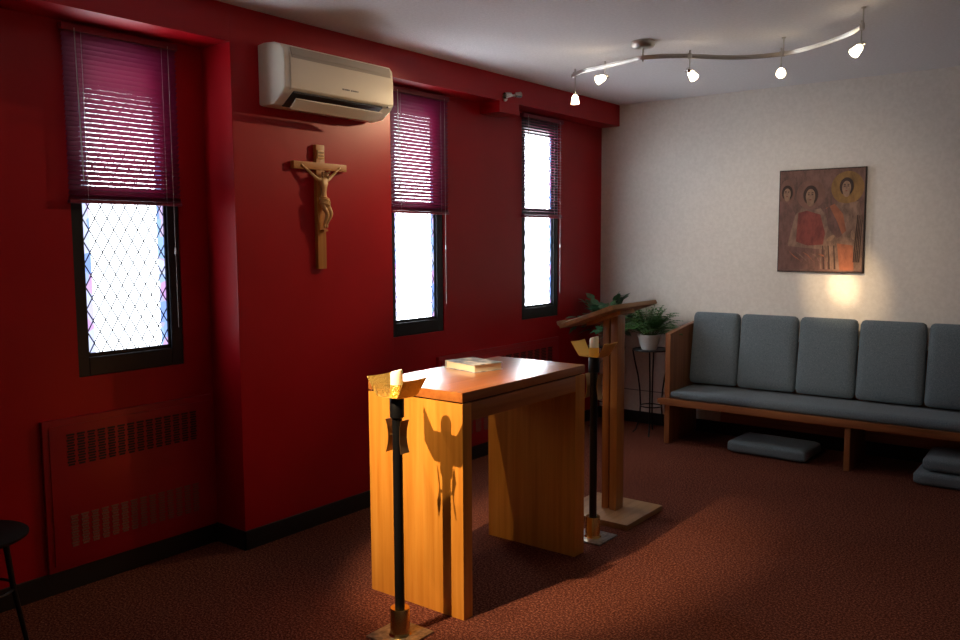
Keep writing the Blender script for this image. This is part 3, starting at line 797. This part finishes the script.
# ------------------------------------------------------------------ picture on the white wall
def picture():
    x0, x1, z0, z1 = -2.212, -1.574, 1.385, 2.178
    t = thing('religious_picture', ((x0 + x1) / 2, YB, z0), 'unframed picture on board of three haloed robed figures on the white wall', 'picture')
    b = MB(); b.box(x0, x1, YB - .028, YB - .001, z0, z1, bev=.002); b.build('board', mat('board_edge', (.03, .012, .008), .6), t)
    def pm(n, c, k=.45, s=14):
        c2 = tuple(q * k for q in c); m = mat(n, c, .55, spec=.3); v = tex(m, (1, 1, .45)); f = noise(m, v, s, 6, .7)
        LK(m, ramp(m, f, [(.32, c2), (.62, c)]), BS(m).inputs['Base Color']); return m
    mats = [pm('ground', (.21, .10, .075), .4, 18), pm('gold', (.34, .17, .045)), pm('skin', (.36, .20, .12), .6, 40), pm('hair', (.055, .022, .014)),
            pm('red_robe', (.28, .055, .04), .45, 20), pm('pale_robe', (.30, .165, .11), .35, 22), pm('brown_robe', (.20, .09, .07), .45, 22), pm('orange_robe', (.42, .13, .06), .5), pm('dusk_halo', (.22, .10, .07), .6), pm('line', (.07, .03, .02))]
    W = x1 - x0; H = z1 - z0; b = MB()
    lay = [0]
    def poly(pts, mi):
        lay[0] += 1; y = YB - .028 - .00012 * lay[0]
        b.prism([(x0 + u * W, y, z0 + v * H) for u, v in pts], (0, .0003 + .00012 * lay[0], 0), mi=mi)
    def ell(u, v, ru, rv, mi, n=28, rot=0):
        poly([(u + (ru * math.cos(2 * PI * k / n) * math.cos(rot) - rv * math.sin(2 * PI * k / n) * math.sin(rot)),
               v + (ru * math.cos(2 * PI * k / n) * math.sin(rot) + rv * math.sin(2 * PI * k / n) * math.cos(rot))) for k in range(n)], mi)
    poly([(.01, .01), (.99, .01), (.99, .99), (.01, .99)], 0)
    ell(.10, .78, .15 * .6, .13, 8); ell(.38, .755, .17, .14, 8); ell(.80, .81, .185, .155, 1)
    # robes
    poly([(.01, .70), (.10, .68), (.20, .58), (.24, .30), (.20, .02), (.01, .02)], 6)
    poly([(.20, .55), (.28, .64), (.38, .60), (.50, .62), (.62, .50), (.68, .30), (.60, .10), (.20, .08), (.12, .28)], 5)
    poly([(.24, .58), (.34, .60), (.50, .56), (.56, .38), (.54, .27), (.36, .26), (.22, .30)], 4)
    poly([(.66, .68), (.80, .66), (.93, .68), (.985, .50), (.985, .02), (.62, .02), (.64, .30)], 5)
    poly([(.56, .62), (.66, .66), (.76, .56), (.80, .40), (.72, .34), (.62, .46)], 7)
    poly([(.55, .60), (.60, .64), (.70, .48), (.76, .36), (.70, .33), (.60, .42)], 6)
    poly([(.08, .26), (.30, .24), (.58, .22), (.60, .03), (.05, .03)], 6)
    poly([(.70, .28), (.88, .26), (.90, .02), (.74, .02)], 7)
    for k in range(7): poly([(.50 + k * .032, .26), (.512 + k * .032, .26), (.535 + k * .032, .03), (.515 + k * .032, .03)], 9 if k % 2 else 5)
    for k in range(5): poly([(.12 + k * .09, .22 - k * .01), (.20 + k * .09, .15), (.30 + k * .07, .10), (.19 + k * .09, .17)], 5 if k % 2 else 7)
    for k in range(4): poly([(.92 + k * .016, .55 - k * .03), (.93 + k * .016, .55), (.90 + k * .02, .1), (.885 + k * .02, .1)], 9)
    # heads
    for (u, v, s) in ((.10, .775, .85), (.38, .745, 1.1), (.79, .815, 1.0)):
        ell(u, v + .005, .078 * s, .085 * s, 3); ell(u - .0, v - .045 * s, .04 * s, .05 * s, 2)
        ell(u, v - .008, .050 * s, .066 * s, 2)
        for sg in (-1, 1):
            ell(u + sg * .020 * s, v + .008 * s, .011 * s, .005 * s, 9, 12); ell(u + sg * .021 * s, v + .024 * s, .014 * s, .004 * s, 3, 10)
        poly([(u - .003 * s, v + .012 * s), (u + .003 * s, v + .012 * s), (u + .008 * s, v - .022 * s), (u - .006 * s, v - .022 * s)], 5)
        ell(u, v - .037 * s, .014 * s, .005 * s, 4, 12)
    # hands
    ell(.63, .33, .05, .022, 2, 16, .5); ell(.88, .36, .022, .045, 2, 16, .2)
    b.build('painted_figures', mats, t, smooth=False)
picture()

# ------------------------------------------------------------------ track lights
def track(name_label, pts, canopy, standoffs):
    zt = 2.74
    t = thing('track_light', (canopy[0], canopy[1], ZC), name_label, 'track light')
    # smooth the path
    P = [Vector((x, y, zt)) for x, y in pts]; Q = []
    for i in range(len(P) - 1):
        p0 = P[max(i - 1, 0)]; p1 = P[i]; p2 = P[i + 1]; p3 = P[min(i + 2, len(P) - 1)]
        for k in range(6):
            u = k / 6
            Q.append(.5 * ((2 * p1) + (p2 - p0) * u + (2 * p0 - 5 * p1 + 4 * p2 - p3) * u * u + (3 * p1 - p0 - 3 * p2 + p3) * u ** 3))
    Q.append(P[-1])
    b = MB(); b.tube([q + Vector((0, 0, .009)) for q in Q], .0045, 8); b.tube([q - Vector((0, 0, .009)) for q in Q], .0045, 8)
    b.tube(Q, .006, 6); b.build('rail', BRUSH, t)
    cx, cy = canopy
    b = MB(); b.lathe([(0, ZC), (.072, ZC), (.072, ZC - .022), (.062, ZC - .034), (.03, ZC - .040), (0, ZC - .041)], (cx, cy, 0), 36); b.build('canopy', BRUSH, t)
    b = MB(); b.tube([(cx, cy, ZC - .04), (cx, cy, zt - .022)], .005, 10); b.build('stem', BRUSH, t)
    for (x, y) in standoffs:
        b = MB(); b.tube([(x, y, ZC), (x, y, zt - .014)], .004, 8); b.lathe([(.012, ZC - .006), (.012, ZC)], (x, y, 0), 16); b.tube([(x, y, zt - .016), (x, y, zt + .016)], .008, 8); b.build('standoff', BRUSH, t)
    return t
LSPOT = {}
def lamp_head(pos, aim, label, drop=.105, power=20, ang=50, blend=.7, col=(1, .72, .42), wide=.028, rad=.02, shade_on=True):
    """pos on the rail, aim a point the lamp is turned to"""
    zt = 2.74; x, y = pos
    t = thing('track_lamp', (x, y, zt), label, 'spotlight', 'glass spotlights on the ceiling track')
    b = MB(); b.box(x - .010, x + .010, y - .010, y + .010, zt - .016, zt + .016, bev=.003); b.tube([(x, y, zt - .015), (x, y, zt - drop + .02)], .0035, 8)
    b.tube([(x, y, zt + .014), (x, y, zt + .034)], .006, 8)
    b.build('hanger', BRUSH, t)
    c = Vector((x, y, zt - drop)); d = (Vector(aim) - c).normalized()
    R = Vector((0, 0, 1)).rotation_difference(d).to_matrix().to_4x4()
    b = MB(); b.lathe([(0, -.026), (.011, -.024), (.013, -.004), (.010, .004), (0, .004)], c, 18, M=R)
    s2 = d.cross(Vector((0, 0, 1))).normalized() * .03
    b.tube([c - s2 - d * .006, c + s2 - d * .006], .0025, 6); b.build('socket', CHROME, t)
    b = MB(); b.lathe([(.012, .0), (.020, .012), (wide * .95, .050), (wide, .058), (wide - .003, .058), (.017, .014), (.009, .004)], c, 28, M=R, capped=False)
    sh = b.build('glass_shade', SHADE, t)
    b = MB(); b.lathe([(0, .012), (.007, .014), (.009, .026), (.006, .036), (0, .038)], c, 14, M=R); b.build('bulb', mat('lit_bulb', (1, .9, .7), .4, emit=(1, .82, .55), estr=25), sh)
    ld = bpy.data.lights.new('lamp_light', 'SPOT'); ld.energy = power; ld.color = col
    ld.spot_size = math.radians(ang); ld.spot_blend = blend; ld.shadow_soft_size = rad
    lo = bpy.data.objects.new('lamp_light', ld); COL.objects.link(lo); lo.parent = t
    lo.location = (c + d * .07) - t.location
    lo.rotation_euler = (-d).to_track_quat('Z', 'Y').to_euler()
    return t

pts = [(-3.022, 4.926), (-2.878, 4.828), (-2.699, 4.79), (-2.473, 4.73), (-2.381, 4.715), (-2.266, 4.76), (-2.149, 4.85), (-2.053, 4.96),
       (-1.944, 5.07), (-1.805, 5.13), (-1.689, 5.145), (-1.589, 5.12), (-1.46, 5.05), (-1.324, 4.95), (-1.233, 4.86), (-1.153, 4.748)]
track('brushed steel curved track on the ceiling near the white wall', pts, (-2.392, 4.715), [(-1.689, 5.145), (-1.153, 4.748)])
lamp_head((-2.975, 4.89), (-2.95, 4.9, 1.6), 'lit glass spotlight hanging straight down at the left end of the ceiling track', .135, 14, 80)
lamp_head((-2.699, 4.80), (-3.62, 3.45, 1.95), 'lit glass spotlight second from the left end of the track, turned left', .065, 65, 62)
lamp_head((-2.149, 4.85), (-1.715, 6.76, 1.27), 'lit glass spotlight right of the ceiling canopy, turned towards the bench', .09, 300, 7.5, 1.0)
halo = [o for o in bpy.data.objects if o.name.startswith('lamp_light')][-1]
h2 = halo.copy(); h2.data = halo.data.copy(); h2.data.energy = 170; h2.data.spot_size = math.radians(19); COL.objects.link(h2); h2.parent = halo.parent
lamp_head((-1.70, 5.143), (-.4, 1.2, .2), 'lit glass spotlight facing the viewer below the track', .095, 14, 80)
lamp_head((-1.165, 4.77), (-2.4, 3.4, .8), 'lit glass spotlight at the right end of the track, turned down left', .095, 6, 60)

# a second track nearer the viewer, above the frame
pts2 = [(-3.17, .75), (-2.9, .72), (-2.62, .76), (-2.50, .95), (-2.52, 1.25), (-2.56, 1.5), (-2.50, 1.8), (-2.3, 1.92), (-2.0, 1.9)]
track('brushed steel curved track on the ceiling above and before the altar', pts2, (-2.54, 1.42), [(-3.17, .75), (-2.0, 1.9)])
lamp_head((-2.55, .85), (-2.42, 2.7, .80), 'lit glass spotlight over the near end of the room, turned to the altar end', .10, 620, 32, .7, rad=.012)
lamp_head((-2.48, 1.83), (-1.6, 3.1, .0), 'lit glass spotlight over the near end of the room, turned to the carpet', .10, 110, 60, .8, rad=.015)
lamp_head((-3.15, .75), (-2.62, 3.6, .4), 'lit glass spotlight at the wall end of the near ceiling track', .10, 70, 28, .8, rad=.02)
lamp_head((-2.33, 1.91), (-2.0, 6.76, 1.38), 'added glass spotlight at the open end of the near track, brightening the white wall', .10, 190, 35, 1.0, rad=.03, col=(1, .86, .70))  # added wall washer, put in to brighten the white wall

# ------------------------------------------------------------------ world, camera, output look
w = bpy.data.worlds.new('dim_surroundings'); SC.world = w; w.use_nodes = True
w.node_tree.nodes['Background'].inputs[0].default_value = (.6, .7, .9, 1)
w.node_tree.nodes['Background'].inputs[1].default_value = .2

def camera():
    f = 836.; yw, p, r = math.radians(37.75), math.radians(5.4), math.radians(-.3)
    fw = Vector((-math.sin(yw) * math.cos(p), math.cos(yw) * math.cos(p), -math.sin(p)))
    rt = Vector((math.cos(yw), math.sin(yw), 0)); up = rt.cross(fw)
    r2 = rt * math.cos(r) + up * math.sin(r); u2 = up * math.cos(r) - rt * math.sin(r)
    c = bpy.data.cameras.new('camera'); o = bpy.data.objects.new('camera', c); COL.objects.link(o)
    M = Matrix((r2, u2, -fw)).transposed().to_4x4(); M.translation = Vector((0, 0, 1.64)); o.matrix_world = M
    c.sensor_width = 36; c.lens = 36 * f / 960; c.clip_start = .02
    SC.camera = o
camera()
vs = SC.view_settings; vs.view_transform = 'Standard'; vs.look = 'None'; vs.gamma = 1; vs.use_curve_mapping = False; vs.exposure = 0
